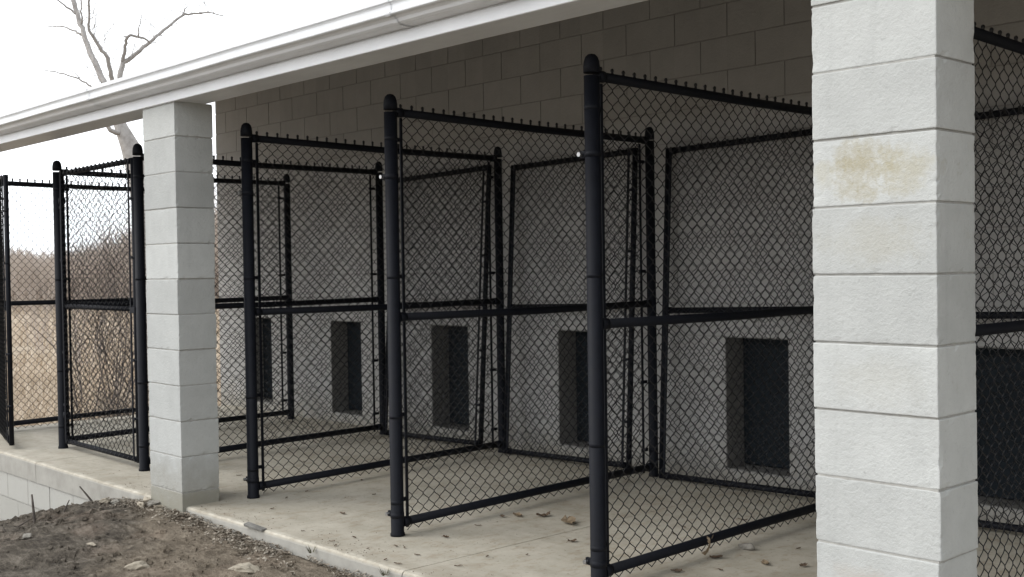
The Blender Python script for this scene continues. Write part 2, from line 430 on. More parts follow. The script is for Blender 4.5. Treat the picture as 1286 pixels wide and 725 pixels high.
extrude_profile(bm, gp, BX0, BX1, 60, wob=.003)
g = bpart('gutter', bm, M_WHITE, 'white ogee gutter running along the roof edge')
for gx in (-6.95, -3.9, -.85, 2.2):
    bm = bmesh.new()
    q = [(y - .0025 if y < -.05 else y, z - (.0025 if z < 2.40 else 0)) for y, z in gp[:15]]
    extrude_profile(bm, q, gx, gx+.035, 1, closed=False)
    off = Vector((-5, 2.7, 0))
    for v in bm.verts: v.co -= off
    link('gutter_joint', bm, M_WHITE, g)
SL = .333
bm = bmesh.new()
def roofz(y): return 2.53 + SL*(y) if y <= 5.8 else 2.53 + SL*5.8 - SL*(y-5.8)
box_pts = [(-.04, 2.440), (.0, 2.476), (.2, 2.50), (5.8, 2.50+SL*5.8), (9.6, 2.50+SL*2.0), (9.6, 2.56+SL*2.0), (5.8, 2.56+SL*5.8), (.2, 2.535), (-.04, 2.470)]
extrude_profile(bm, box_pts, BX0, BX1, 1)
roof = bpart('roof', bm, [M_SHINGLE])
bm = bmesh.new()
pts = [(.2, 2.47+.005), (2.699, 2.47+SL*2.5), (2.699, 2.482+SL*2.5), (.2, 2.487)]
extrude_profile(bm, pts, BX0+.02, BX1-.02, 1)
bpart('porch_ceiling', bm, M_SOFFIT)
# gable infill above the rear building body
for gxx in (WX0+.01, WX1-.16):
    bm = bmesh.new()
    rows = [[bm.verts.new((gxx+dx, y, z)) for y, z in ((2.72, 3.36), (9.0, 3.36), (9.0, 3.5), (5.8, 2.49+SL*5.8), (2.72, 2.49+SL*2.72))] for dx in (0, .15)]
    bm.faces.new(rows[0]); bm.faces.new(rows[1][::-1])
    for q in range(5): bm.faces.new((rows[0][q], rows[0][(q+1)%5], rows[1][(q+1)%5], rows[1][q]))
    bmesh.ops.recalc_face_normals(bm, faces=bm.faces)
    bpart('gable', bm, M_WHITE)
# pet doors
dl = ['pet door beside the far left run', 'pet door behind the closed gate run', 'pet door between the middle posts', 'pet door half hidden behind a post', 'widest seen pet door left of the near pillar', 'pet door at the right edge beyond the near pillar']
for (a, b), lab in zip(doors, dl):
    bm = bmesh.new(); box(bm, a+.012, b-.012, WY+.170, WY+.184, .094, .881, bev=.003)
    box(bm, a+.05, b-.05, WY+.164, WY+.1702, .13, .845, bev=.003)
    d = bpart('pet_door', bm, M_DOOR)
    bm = bmesh.new(); t = .005
    for x0, x1, z0, z1 in ((a+.0005, a+t, .0805, .8925), (b-t, b-.0005, .0805, .8925), (a+t, b-t, .0805, .0805+t), (a+t, b-t, .8925-t, .8925)):
        box(bm, x0, x1, WY+.004, WY+.197, z0, z1)
    bpart('door_frame', bm, M_SLEEVE, parent=d)

# ------------------------------------------------------------------ chain link fabric: interlocking flattened zigzag wires
def chainlink(W, H, z0, r=.0024, w=.0735):
    """vertical zigzag wires in the local u(=Y)/z plane, thickness along x"""
    n = max(2, round(W/(w/2))); pu = W/n; hb = .034
    nb = int(H/hb); pv = H/nb
    verts, faces = [], []
    sub = 4
    for i in range(n):
        rnd = random.Random(i)
        path = []
        for b in range(nb):
            up = (b + i) % 2 == 0
            for s in range(sub):
                t = s/sub
                # rounded triangle wave
                tt = t*t*(3-2*t)*.75 + t*.25
                a = tt if up else 1-tt
                u = (i + a*1.06 - .03)*pu
                nrm = (.0032 if up else -.0032)*math.sin(math.pi*t)
                wv = noise.noise(Vector((u*3, (b+t)*pv*3, W)))*.006
                path.append(Vector((nrm + wv, u, z0 + (b+t)*pv)))
        # knuckled end: a small hook over the top
        last_up = (nb-1+i) % 2 == 0
        ue = (i + (1 if last_up else 0))*pu
        path.append(Vector((0, ue, z0 + nb*pv)))
        base = len(verts)
        for k, p in enumerate(path):
            d = (path[min(k+1, len(path)-1)] - path[max(k-1, 0)]).normalized()
            q = Vector((1,0,0)); s_ = d.cross(q).normalized(); rr = r
            for ang in (0.5, 2.6, 4.7):
                v = p + q*math.cos(ang)*rr + s_*math.sin(ang)*rr
                verts.append(v[:])
        for k in range(len(path)-1):
            for c in range(3):
                a = base+k*3+c; b2 = base+k*3+(c+1) % 3
                faces.append((a, b2, b2+3, a+3))
    # knuckles: twisted stubs where neighbouring wires are hooked at the top and bottom selvage
    for i in range(0, n+1):
        up_ok = ((nb+i) % 2 == 0)
        for zc, ok, sg in ((z0+nb*pv, up_ok, 1),):
            if not ok: continue
            base = len(verts); u = i*pu
            ring = 5
            for (dz, rr) in ((-.008, .0034), (.001, .0068), (.007, .0056), (.013, .0078), (.019, .0070), (.023, .0035)):
                for c in range(ring):
                    verts.append((math.cos(2*math.pi*c/ring)*rr, u + math.sin(2*math.pi*c/ring)*rr*1.25, zc + sg*dz*(1 if sg > 0 else .3)))
            for k in range(5):
                for c in range(ring):
                    a = base+k*ring+c; b2 = base+k*ring+(c+1) % ring
                    faces.append((a, b2, b2+ring, a+ring))
            faces.append(tuple(base+5*ring+c for c in range(ring)))
    return verts, faces

# ------------------------------------------------------------------ partitions
PH = 2.19
def post_mesh(h, r):
    bm = bmesh.new(); lathe(bm, [(r+.004, 0.0005), (r+.004, .012), (r, .02), (r, h-.05)], n=20); return bm
def cap_mesh(h, r):
    bm = bmesh.new(); lathe(bm, [(r+.0015, h-.058), (r+.0018, h-.03), (r+.0006, h-.024), (r*.98, h-.012), (r*.80, h+.006), (r*.48, h+.017), (0, h+.021)], n=20); return bm
def band(bm, c, r, zc, hw=.011):
    lathe(bm, [(r-.001, zc-hw), (r+.0006, zc-hw), (r+.0006, zc+hw), (r-.001, zc+hw)], (c[0], c[1], 0), n=18)
def make_partition(L):
    root = empty('kennel_partition')
    link('front_post', post_mesh(PH-.02, .033), M_BLACK, root); link('post_cap', cap_mesh(PH, .033), M_BLACK, root)
    bm = post_mesh(PH-.02, .029); bmesh.ops.translate(bm, vec=(0,L,0), verts=bm.verts); link('back_post', bm, M_BLACK, root)
    bm = cap_mesh(PH, .029); bmesh.ops.translate(bm, vec=(0,L,0), verts=bm.verts); link('post_cap', bm, M_BLACK, root)
    for nm, z, r in (('top_rail', 2.122, .0205), ('middle_rail', 1.096, .0205), ('bottom_rail', .064, .0215)):
        bm = bmesh.new(); tube(bm, [(0.0,.036,z), (0.0,L*.5,z-(.006 if nm != 'bottom_rail' else -.004)), (0.0,L-.03,z)], r, 14)
        for y in (.052, L-.05): tube(bm, [(0,y-.02,z), (0,y+.02,z)], r+.004, 14)
        link(nm, bm, M_BLACK, root)
    u0 = .088; u1 = L-.07
    vs, fs = chainlink(u1-u0, 2.137, .010)
    pyobj('chain_link_mesh', [(x-.026, y+u0, z) for x, y, z in vs], fs, M_WIRE, root)
    for u in (u0, u1):
        bm = bmesh.new(); box(bm, -.029, -.021, u-.009, u+.007, .025, 2.10, bev=.0015); link('tension_bar', bm, M_BLACK, root)
    for z in (.17, .60, 1.30, 1.99):
        for y, r, u in ((0, .033, u0), (L, .029, u1)):
            bm = bmesh.new(); band(bm, (0,y), r, z)
            s = 1 if u > y else -1
            box(bm, -.034, -.028, min(y+s*r*.6, u+s*.012), max(y+s*r*.6, u+s*.012), z-.010, z+.010)
            link('tension_band', bm, M_BLACK, root)
    return root
def add_hinge(root, z, dirx=-1, shiny=True):
    bm = bmesh.new(); band(bm, (0,0), .0345, z, .013)
    box(bm, min(dirx*.033, dirx*.066), max(dirx*.033, dirx*.066), -.007, .007, z-.015, z+.015, bev=.002)
    h = link('gate_hinge', bm, M_BLACK, root)
    bm = bmesh.new()
    tube(bm, [(dirx*.056, -.022, z), (dirx*.056, .02, z)], .0068, 8); tube(bm, [(dirx*.056, -.026, z), (dirx*.056, -.017, z)], .010, 6)
    link('hinge_bolt', bm, M_GALV, h)
PARTS = [  # front foot, back foot, label, hinges
 ((-10.13,.42), (-10.27,2.30), 'black chain link partition farthest to the left, behind the half open gate', 0),
 ((-8.83,.42), (-8.96,2.56), 'black chain link partition meeting the closed front gate at its left side', 0),
 ((-7.395,.40), (-7.545,2.535), 'black chain link partition mostly hidden behind the far block pillar', 0),
 ((-6.012,.425), (-6.143,2.538), 'black chain link partition just right of the far block pillar', 1),
 ((-4.612,.424), (-4.722,2.545), 'black chain link partition midway between the two block pillars', 1),
 ((-3.243,.424), (-3.31,2.54), 'largest seen black chain link partition, running behind the near block pillar', 1),
 ((-1.80,.424), (-1.88,2.54), 'black chain link partition at the right edge, beyond the near block pillar', 0)]
proto = make_partition(2.12)
protos = []
for i, (f, b, lab, hg) in enumerate(PARTS):
    o = proto if i == 0 else copy_tree(proto)
    ang = math.atan2(-(b[0]-f[0]), b[1]-f[1])
    o.location = (f[0], f[1], .0); o.rotation_euler = (0,0,ang)
    tag(o, lab, 'fence panel', 'chain link partitions between the kennel runs'); protos.append(o)
for i, (f, b, lab, hg) in enumerate(PARTS):
    if i == 0: protos[0].scale = (1, .888, 1)
    if hg:
        for z in (.105, 1.80): add_hinge(protos[i], z)

# ------------------------------------------------------------------ gates (local: width along Y so the same fabric works, then turned)
def make_gate(W, H):
    root = empty('kennel_gate'); r = .0185
    for y in (r, W-r):
        bm = bmesh.new(); tube(bm, [(0,y,.0), (0,y,H)], r, 14); link('stile', bm, M_BLACK, root)
    for nm, z in (('top_rail', H-r), ('middle_rail', H*.505), ('bottom_rail', r)):
        bm = bmesh.new(); tube(bm, [(0,2*r,z), (0,W-2*r,z)], r-.0005, 14)
        for y in (.055, W-.055): tube(bm, [(0,y-.016,z), (0,y+.016,z)], r+.003, 14)
        link(nm, bm, M_BLACK, root)
    u0, u1 = .055, W-.055
    vs, fs = chainlink(u1-u0, H-.03, .010)
    pyobj('chain_link_mesh', [(x+.022, y+u0, z) for x, y, z in vs], fs, M_WIRE, root)
    for u in (u0, u1):
        bm = bmesh.new(); box(bm, .018, .026, u-.008, u+.008, .02, H-.03, bev=.0015); link('tension_bar', bm, M_BLACK, root)
    for z in (.3, .7, 1.4, 1.8):
        for y in (r, W-r):
            bm = bmesh.new(); band(bm, (0,y), r, z, .009)
            u = u0 if y < W/2 else u1
            box(bm, .019, .0255, min(y,u), max(y,u), z-.009, z+.009); link('tension_band', bm, M_BLACK, root)
    return root
GH = 2.075
gates = [ # left x, right x, bottom Y, top Y, label
 (-7.50,-6.30, 2.485, 2.655, 'loose black gate leaning on the wall just left of the middle partition'),
 (-6.075,-4.86, 2.495, 2.655, 'loose black gate leaning on the back wall in the run left of the largest partition'),
 (-4.635,-3.435, 2.49, 2.655, 'loose black gate leaning in front of the pet door left of the near pillar'),
 (-3.10,-1.92, 2.47, 2.655, 'loose black gate leaning on the wall right of the near pillar')]
g0 = make_gate(1.2, GH)
for i, (xl, xr, yb, yt, lab) in enumerate(gates):
    o = g0 if i == 0 else copy_tree(g0)
    tilt = math.atan2(yt-yb, GH)
    # local Y -> world +X, local Z up and leaning toward +Y, local X -> toward the viewer side (-Y)
    ey = Vector((1,0,0)); ez = Vector((-.022, math.sin(tilt), math.cos(tilt))).normalized(); ey = (ey - ez*ey.dot(ez)).normalized(); ex = ey.cross(ez)
    m = Matrix((ex, ey, ez)).transposed().to_4x4(); m.translation = (xl, yb, .007 if i != 0 else .006)
    o.matrix_world = m
    tag(o, lab, 'gate', 'loose gates leaning on the back wall')
def standing_gate(a, b, W, z, lab, h=GH):
    g = make_gate(W, h); d = Vector((b[0]-a[0], b[1]-a[1], 0)).normalized()
    ex = d.cross(Vector((0,0,1))); m = Matrix((ex, d, Vector((0,0,1)))).transposed().to_4x4(); m.translation = (a[0], a[1], z)
    g.matrix_world = m; tag(g, lab, 'gate', 'front gates hung on the kennel posts'); return g
sg = standing_gate((-8.765,.42), (-7.455,.40), 1.315, .045, 'closed black chain link gate just left of the far block pillar')
ag = standing_gate((-10.07,.375), (-9.10,.13), 1.03, .03, 'half open black chain link gate at the left picture edge')
for g_, W_ in ((sg, 1.315), (ag, 1.03)):
    for z in (.22, 1.85):
        bm = bmesh.new(); lathe(bm, [(.022, z-.022), (.026, z-.018), (.026, z+.018), (.022, z+.022)], (0, .0185, 0), 12)
        box(bm, -.006, .006, -.035, .006, z-.014, z+.014); link('hinge', bm, M_BLACK, g_)
bm = bmesh.new(); box(bm, -.03, .03, 1.315-.06, 1.315+.02, 1.02, 1.06, bev=.004); tube(bm, [(0,1.29,1.06), (0,1.29,1.12)], .008, 8); link('latch', bm, M_BLACK, sg)

# ------------------------------------------------------------------ small things on the slab
def leaf_geo(bm, L, W, seed, curl=.35):
    rnd = random.Random(seed); n = 7; left, right, mid = [], [], []
    for i in range(n+1):
        t = i/n; w = W*.5*math.sin(math.pi*min(1, t*.93+.04))**.8*(1 + rnd.uniform(-.35, .35))
        x = (t-.5)*L; z = .004 + curl*L*.35*(2*t-1)**2 + rnd.uniform(0, .12)*W
        mid.append(bm.verts.new((x, rnd.uniform(-.05, .05)*W, z*.6)))
        left.append(bm.verts.new((x + rnd.uniform(-.08,.08)*L, w, z + W*curl*.5*rnd.random()))); right.append(bm.verts.new((x + rnd.uniform(-.08,.08)*L, -w, z + W*curl*.5*rnd.random())))
    for i in range(n):
        bm.faces.new((mid[i], mid[i+1], left[i+1], left[i])); bm.faces.new((right[i], right[i+1], mid[i+1], mid[i]))
    tube(bm, [(L*.5, 0, .006), (L*.72, W*.1, .003)], .0009, 4)
def leaf(px, py, L, W, lab, mat, seed, grp='dead leaves on the concrete floor', curl=.35):
    p = on_plane(px, py, 2, 0.0); bm = bmesh.new(); leaf_geo(bm, L, W, seed, curl)
    o = link('dead_leaf', bm, mat); o.location = (p.x, p.y, .001); o.rotation_euler = (0,0,random.Random(seed).uniform(0, 6.28))
    return tag(o, lab, 'leaf', grp)
big = [(715,658,.12,.07,'largest tan brown dead leaf, flat on the concrete left of the largest partition post',M_LEAFT),
 (682,649,.075,.05,'dark curled dead leaf between the tan leaf and the pale flat leaf',M_LEAF),
 (650,649,.07,.045,'pale brown flat dead leaf on the concrete just below the middle partition rail',M_LEAFT),
 (631,650,.035,.03,'small dark round leaf bit at the left end of the leaf row',M_LEAF),
 (719,681,.05,.025,'thin dark leaf bit below the largest tan leaf',M_LEAF),
 (961,709,.06,.035,'small tan leaf on the concrete left of the near pillar base',M_LEAFT),
 (1009,712,.045,.03,'dark leaf bit nearest to the near pillar base',M_LEAF),
 (899,702,.06,.03,'brown leaf under the bottom rail beside the upright curled leaf',M_LEAF),
 (850,719,.05,.03,'brown leaf under the largest partition, just right of its front post base',M_LEAF),
 (933,654,.05,.012,'thin reddish leaf stalk inside the run behind the largest partition',M_LEAF),
 (560,676,.035,.025,'dark leaf bit right of the middle partition front post base',M_LEAF),
 (430,646,.045,.018,'thin dark leaf bit left of the middle partition front post',M_LEAF)]
for i, (px, py, L, W, lab, mt) in enumerate(big): leaf(px, py, L, W, lab, mt, 20+i)
for i, (px, py) in enumerate([(662,698),(905,717),(859,663),(847,672),(497.5,687),(508,689),(523.5,698),(600,661),(470,622),(417,681),(422,686),(484,704),(499,709),(385,618),(360,626),(382,581),(454,604),(342,640),(612,700),(575,712),(380,668),(445,676),(300,598),(970,664),(1003,690)]):
    leaf(px, py, .022 + .012*((i*7) % 5)/4, .013, 'tiny brown leaf fragment lying on the concrete floor', M_LEAF, 60+i, 'tiny leaf fragments on the concrete floor', .2)
# upright curled leaf caught on the bottom rail
p = on_plane(886, 690, 0, -3.235); bm = bmesh.new(); leaf_geo(bm, .085, .045, 5, .6)
o = link('dead_leaf', bm, M_LEAFT); o.location = (p.x+.03, p.y, .05); o.rotation_euler = (.3, R(-75), .4)
tag(o, 'upright curled tan leaf caught on the bottom rail of the largest partition', 'leaf', 'dead leaves on the concrete floor')
def rock(name, loc, size, mat, lab, cat, seed, grp=None, rz=0):
    bm = bmesh.new(); bmesh.ops.create_icosphere(bm, subdivisions=4, radius=1)
    rnd = Vector((seed*3.1, seed*1.7, seed)); pl = [Vector((random.Random(seed+i).uniform(-1,1), random.Random(seed+i+50).uniform(-1,1), random.Random(seed+i+90).uniform(-.7,1))).normalized() for i in range(9)]
    for v in bm.verts:
        d = v.co.normalized(); r = 1.0
        for q in pl:
            c = d.dot(q)
            if c > .55: r = min(r, .62/c + .04)
        r *= 1 + noise.noise(d*2.3 + rnd)*.16 + noise.noise(d*7 + rnd)*.05
        v.co = Vector((d.x*size[0]*r, d.y*size[1]*r, d.z*size[2]*r))
    o = link(name, bm, mat, smooth=False); o.location = loc; o.rotation_euler = (0,0,rz)
    return tag(o, lab, cat, grp)
p = on_plane(937, 690, 2, .0); rock('stone', (p.x, p.y, .012), (.045,.03,.022), M_STONEG, 'grey green stone on the concrete beside the bottom rail of the largest partition', 'stone', 3)
def gpoint(px, py, y_hint=None):
    # march the pixel ray to the ground surface
    d = ray(px, py); t = 2.0
    while t < 40:
        q = CAM + d*t
        if q.z < gz(q.x, q.y) or q.y > -.02: break
        t += .01
    return q
q = gpoint(305, 717); rock('stone', (q.x, q.y, q.z+.006), (.085,.05,.034), M_STONE, 'pale flat stone half buried in the dirt at the bottom edge of the picture', 'stone', 7, rz=.5)
q = gpoint(172, 713); rock('stone', (q.x, q.y, q.z+.004), (.065,.04,.03), M_STONE, 'pale pinkish stone in the dirt at the bottom left', 'stone', 11, rz=1)
q = gpoint(115, 684); rock('stone', (q.x, q.y, q.z+.002), (.04,.018,.010), M_STONE, 'small whitish stone chip on the dark earth mound', 'stone', 13, rz=.2)
q = gpoint(136, 632); rock('stone', (q.x, q.y-.02, q.z+.012), (.05,.035,.03), M_STONE, 'pale rounded stone at the slab edge, left end of the stones by the far pillar', 'stone', 17)
q = gpoint(150, 632); rock('stone', (q.x, q.y-.02, q.z+.01), (.045,.03,.026), M_STONEG, 'greyer stone at the slab edge next to the pale rounded stone', 'stone', 19)
q = gpoint(33, 676); rock('stone', (q.x, q.y, q.z+.01), (.05,.03,.02), M_STONEG, 'grey stone on the dark soil at the far left', 'stone', 23)
for i, (px, py) in enumerate([(186,627),(195,631),(201,637),(180,633)]):
    q = gpoint(px, py+3); rock('stone', (q.x, q.y-.01, q.z+.012), (.04,.025,.022), M_STONE if i != 1 else M_STONEG, 'whitish rubble chunk heaped against the base of the far block pillar', 'stone', 31+i, 'rubble chunks at the pillar base', rz=i)
# old wood offcut lying along the slab edge
a = on_plane(315, 660, 1, .01); bm = bmesh.new(); box(bm, -.085, .085, -.016, .016, -.008, .006, bev=.003)
for v in bm.verts: v.co.z += noise.noise(v.co*14)*.006
o = link('wood_offcut', bm, M_WOOD); o.location = (on_plane(326,664,2,-.01).x, .022, .004); o.rotation_euler = (R(7),R(2),R(3)); tag(o, 'weathered grey wood offcut lying along the slab edge', 'wood scrap')
# dead stems poking out of the mound
for i, (b_, t_, lab, r) in enumerate([((46,657),(40,621),'thickest upright dead stalk standing against the foundation at the left',.0085),
      ((119,631),(100,611),'dark leaning stalk crossing the slab edge above the mound',.007),
      ((83,641),(87,628),'short pale stalk between the two dark stalks',.005),
      ((24,662),(38,652),'low leaning stalk at the far left of the foundation',.005),
      ((10,668),(3,661),'thin bent stalk at the left picture edge',.003)]):
    q = gpoint(b_[0], b_[1]); q.y = min(q.y, -.02) - .01; dep = (q - CAM).dot(CF); e = at(t_[0], t_[1], dep)
    q2 = Vector((q.x, q.y, gz(q.x, q.y) - .05))
    bm = bmesh.new(); mid = (q+e)/2 + Vector((random.uniform(-.008,.008), 0, 0)); tube(bm, [q2, q, mid, e], [r*1.1, r, r*.85, r*.6], 7)
    if i == 0: tube(bm, [mid, mid + Vector((.02,-.01,.05))], [r*.35, r*.15], 5)
    ro = link('dead_stalk', bm, M_STEM); tag(ro, lab, 'stalk', 'dead stalks against the foundation')
# two small weeds at the slab lip
for i, (px, py) in enumerate([(392, 679), (484, 716)]):
    c = on_plane(px, py, 1, .0); bm = bmesh.new(); rnd = random.Random(i)
    for k in range(26):
        a = rnd.uniform(0, 6.28); l = rnd.uniform(.015, .04); s = Vector((math.cos(a)*.02*rnd.random(), math.sin(a)*.01, 0)); e = s + Vector((math.cos(a)*l*.8, math.sin(a)*l*.5, l))
        w = Vector((-math.sin(a), math.cos(a), 0))*.002
        bm.faces.new([bm.verts.new(s-w), bm.verts.new(s+w), bm.verts.new(e)])
    o = link('weed', bm, M_WEED); o.location = (c.x, -.005, gz(c.x, -.02)+.0)
    o.location.z = -.03
    tag(o, ['small dark weed tuft at the slab lip nearer the far pillar', 'small dark weed tuft at the slab lip nearer the middle post'][i], 'weed', 'weeds at the slab lip')

# leaf litter along the slab edge and clods over the mound: uncountable
rnd = random.Random(3); V, Fc = [], []
def chip(V, Fc, p, s, rnd, flatn=.4):
    b = len(V); a = rnd.uniform(0, 6.28); ux = Vector((math.cos(a), math.sin(a), rnd.uniform(-flatn, flatn))).normalized()
    uy = ux.cross(Vector((rnd.uniform(-flatn,flatn), rnd.uniform(-flatn,flatn), 1))).normalized(); nz = ux.cross(uy)
    k = rnd.randint(4, 6)
    for i in range(k):
        t = 6.283*i/k; r = s*rnd.uniform(.6, 1.1)
        V.append((p + ux*math.cos(t)*r + uy*math.sin(t)*r*.55 + nz*rnd.uniform(-.3,.3)*s)[:])
    V.append((p + nz*s*rnd.uniform(.1,.45))[:])
    for i in range(k): Fc.append((b+i, b+(i+1) % k, b+k))
for i in range(3800):
    x = rnd.uniform(-6.9, -3.3) if rnd.random() < .93 else rnd.uniform(-7.6, -6.9)
    y = -abs(rnd.gauss(0, .075 + .13*max(0, min(1, (x+5.2)/1.5)))) + .012
    if -6.48 < x < -6.05 and y > -.01: continue
    if noise.noise(Vector((x*3, y*6, 1))) < -.25: continue
    chip(V, Fc, Vector((x, y, gz(x, y) + rnd.uniform(0, .022))), rnd.uniform(.005, .017), rnd)
tag(pyobj('leaf_litter', V, Fc, M_LITTER), 'dry leaf and chip litter drifted along the slab edge', 'litter', kind='stuff')
V, Fc = [], []
for i in range(6500):
    x = rnd.uniform(-9.4, -3.3); y = -abs(rnd.gauss(0, .8))
    if y < -1.6: continue
    left = max(0, min(1, (-6.4-x)/.8))
    if rnd.random() > .35 + .65*max(left, min(1, -y/.5)*.8) : continue
    if noise.noise(Vector((x*2.2, y*2.2, 5))) < -.1 and rnd.random() < .8: continue
    s = .003 + .024*rnd.random()**3*(1+.6*left); p = Vector((x, y, gz(x, y)))
    b = len(V); offs = []
    for d in ((1,0,0),(0,1,0),(-1,0,0),(0,-1,0),(.5,.5,.75),(-.5,.4,.8),(0,-.5,.7)):
        V.append((p + Vector((d[0]*s*rnd.uniform(.7,1.3), d[1]*s*rnd.uniform(.7,1.3), d[2]*s*rnd.uniform(.6,1.1) - .2*s)))[:])
    for f in ((0,1,4),(1,5,4),(1,2,5),(2,3,6),(2,6,5),(3,0,6),(0,4,6),(4,5,6)): Fc.append(tuple(b+j for j in f))
for i in range(420):
    x = rnd.uniform(-9.3, -6.2); y = -rnd.uniform(.03, 1.3); s = rnd.uniform(.015, .042); p = Vector((x, y, gz(x, y)-s*.12)); b = len(V)
    for d in ((1,0,0),(.5,.8,.05),(-.5,.8,0),(-1,0,.05),(-.5,-.8,0),(.5,-.8,0),(.5,.3,.5),(-.4,.4,.55),(-.3,-.4,.45),(.4,-.4,.5)):
        V.append((p + Vector((d[0]*s*rnd.uniform(.7,1.2), d[1]*s*rnd.uniform(.7,1.2), d[2]*s*rnd.uniform(.7,1.2))))[:])
    for f in ((0,1,6),(1,2,7),(1,7,6),(2,3,7),(3,4,8),(3,8,7),(4,5,9),(4,9,8),(5,0,6),(5,6,9),(6,7,8),(6,8,9)): Fc.append(tuple(b+j for j in f))
tag(pyobj('soil_clods', V, Fc, M_GROUND), 'crumbled soil clods scattered over the bare earth', 'soil', kind='stuff')

V, Fc = [], []
for i in range(900):
    x = rnd.uniform(-7.6, -2.6); y = .045 + abs(rnd.gauss(0, .10)) if rnd.random() < .7 else rnd.uniform(.05, 2.4)
    if -6.5 < x < -6.03 and y < .26: continue
    if noise.noise(Vector((x*2.5, y*3, 8))) < -.05: continue
    chip(V, Fc, Vector((x, y, .002)), rnd.uniform(.002, .006), rnd, .15)
tag(pyobj('dirt_crumbs', V, Fc, M_CLOD), 'fine dirt crumbs strewn over the front of the concrete slab', 'soil', kind='stuff')

# ------------------------------------------------------------------ field grass, brush, shrubs and the bare tree
rnd = random.Random(11); V, Fc = [], []
def blade(V, Fc, x, y, z, h, w, lean, a):
    b = len(V); dx, dy = math.cos(a), math.sin(a)
    V += [(x-dy*w, y+dx*w, z), (x+dy*w, y-dx*w, z), (x+dx*lean*.4+dy*w*.6, y+dy*lean*.4-dx*w*.6, z+h*.6), (x+dx*lean*.4-dy*w*.6, y+dy*lean*.4+dx*w*.6, z+h*.6), (x+dx*lean, y+dy*lean, z+h)]
    Fc += [(b, b+1, b+2, b+3), (b+3, b+2, b+4)]
for i in range(52000):
    t = rnd.random()**1.7; dist = 10.6 + 46*t
    az = rnd.uniform(-.66, -.18)   # fan of directions seen through the left runs
    d = (CF + CR*az*.9); d.z = 0; d.normalize(); x = CAM.x + d.x*dist*1.15; y = CAM.y + d.y*dist*1.15
    if x > -10.75 and y > -.3: continue
    if noise.noise(Vector((x*.35, y*.35, 2))) < -.33: continue
    sc = 1 + t*1.8
    blade(V, Fc, x, y, gz(x, y)-.03, rnd.uniform(.14, .42)*(1 if dist > 13 else .8), .006*sc, rnd.uniform(.05, .3), rnd.uniform(0, 6.28))
tag(pyobj('field_grass', V, Fc, M_STRAW), 'dry straw coloured field grass beyond the left end of the kennel', 'grass', kind='stuff')

def twigs(V, Fc, p, d, L, r, depth, rnd, spread=.55, up=.25):
    """recursive bare branching, three sided tapered sticks"""
    d = d.normalized(); u, v = frame_of(d); pts = [p]; n = 3
    for i in range(n):
        d = (d + Vector((rnd.uniform(-.16,.16), rnd.uniform(-.16,.16), rnd.uniform(-.04,.10)))).normalized(); pts.append(pts[-1] + d*L/n)
    b = len(V)
    for i, q in enumerate(pts):
        rr = r*(1-.55*i/n)
        for a in (0, 2.1, 4.2): V.append((q + (u*math.cos(a)+v*math.sin(a))*rr)[:])
    for i in range(n):
        for a in range(3): Fc.append((b+i*3+a, b+i*3+(a+1) % 3, b+(i+1)*3+(a+1) % 3, b+(i+1)*3+a))
    if depth > 0:
        for k in range(rnd.randint(2, 4)):
            i = rnd.randint(1, n); nd = (d + Vector((rnd.uniform(-1,1), rnd.uniform(-1,1), rnd.uniform(-.4,.8)+up))*spread)
            twigs(V, Fc, pts[i], nd, L*rnd.uniform(.5,.8), r*.5, depth-1, rnd, spread, up)
# far brush band (a mass nobody could count)
V, Fc = [], []
for i in range(620):
    px = rnd.uniform(-60, 330); dep = rnd.uniform(42, 75); c = at(px, 346, dep); x, y = c.x, c.y; z = gz(x, y, False)
    hh = (rnd.uniform(.7, 1.1) + .25*noise.noise(Vector((px*.03, 0, 0))))*(1.0 + max(0, (px-90)/220.0))
    hgt = (CAM.z - z + dep*.0195)*hh*.80
    for s in range(4):
        twigs(V, Fc, Vector((x+rnd.uniform(-.7,.7), y+rnd.uniform(-.7,.7), z-.1)), Vector((rnd.uniform(-.25,.25), rnd.uniform(-.25,.25), 1)), hgt*.62, .018 + dep*.0004, 3, rnd, .5)
tag(pyobj('brush', V, Fc, M_TWIG), 'reddish brown bare brush along the far side of the field', 'brush', kind='stuff')
# nearer separate bare shrubs seen through the closed gate
for i, (px, py, dep, h, mt, lab) in enumerate([(122, 460, 17.5, 3.0, M_TWIGD, 'tall dark bare shrub seen through the closed gate, its twigs reaching the sky'),
      (152, 470, 19.0, 3.3, M_TWIGD, 'bare shrub beside the tree trunk, seen at the right of the closed gate'),
      (146, 476, 14.6, 1.0, M_TWIGD, 'low dark tangled shrub in the straw field behind the closed gate'),
      (100, 440, 24, 2.6, M_TWIG, 'brown bare shrub at the left of the closed gate view'),
      (48, 420, 27, 2.3, M_TWIG, 'brown bare shrub seen between the half open gate and the closed gate')]):
    c = at(px, py, dep); z = gz(c.x, c.y, False); sh = empty('bare_shrub', (c.x, c.y, z)); V, Fc = [], []; rs = random.Random(40+i)
    for s in range(8 if i != 2 else 18):
        lean = .45 if i != 2 else .9
        twigs(V, Fc, Vector((rs.uniform(-.3,.3), rs.uniform(-.3,.3), -.05)), Vector((rs.uniform(-lean,lean), rs.uniform(-lean,lean), 1)), h*.45, .014, 4, rs, .55)
    pyobj('branches', V, Fc, mt, sh); tag(sh, lab, 'shrub', 'bare shrubs in the field')
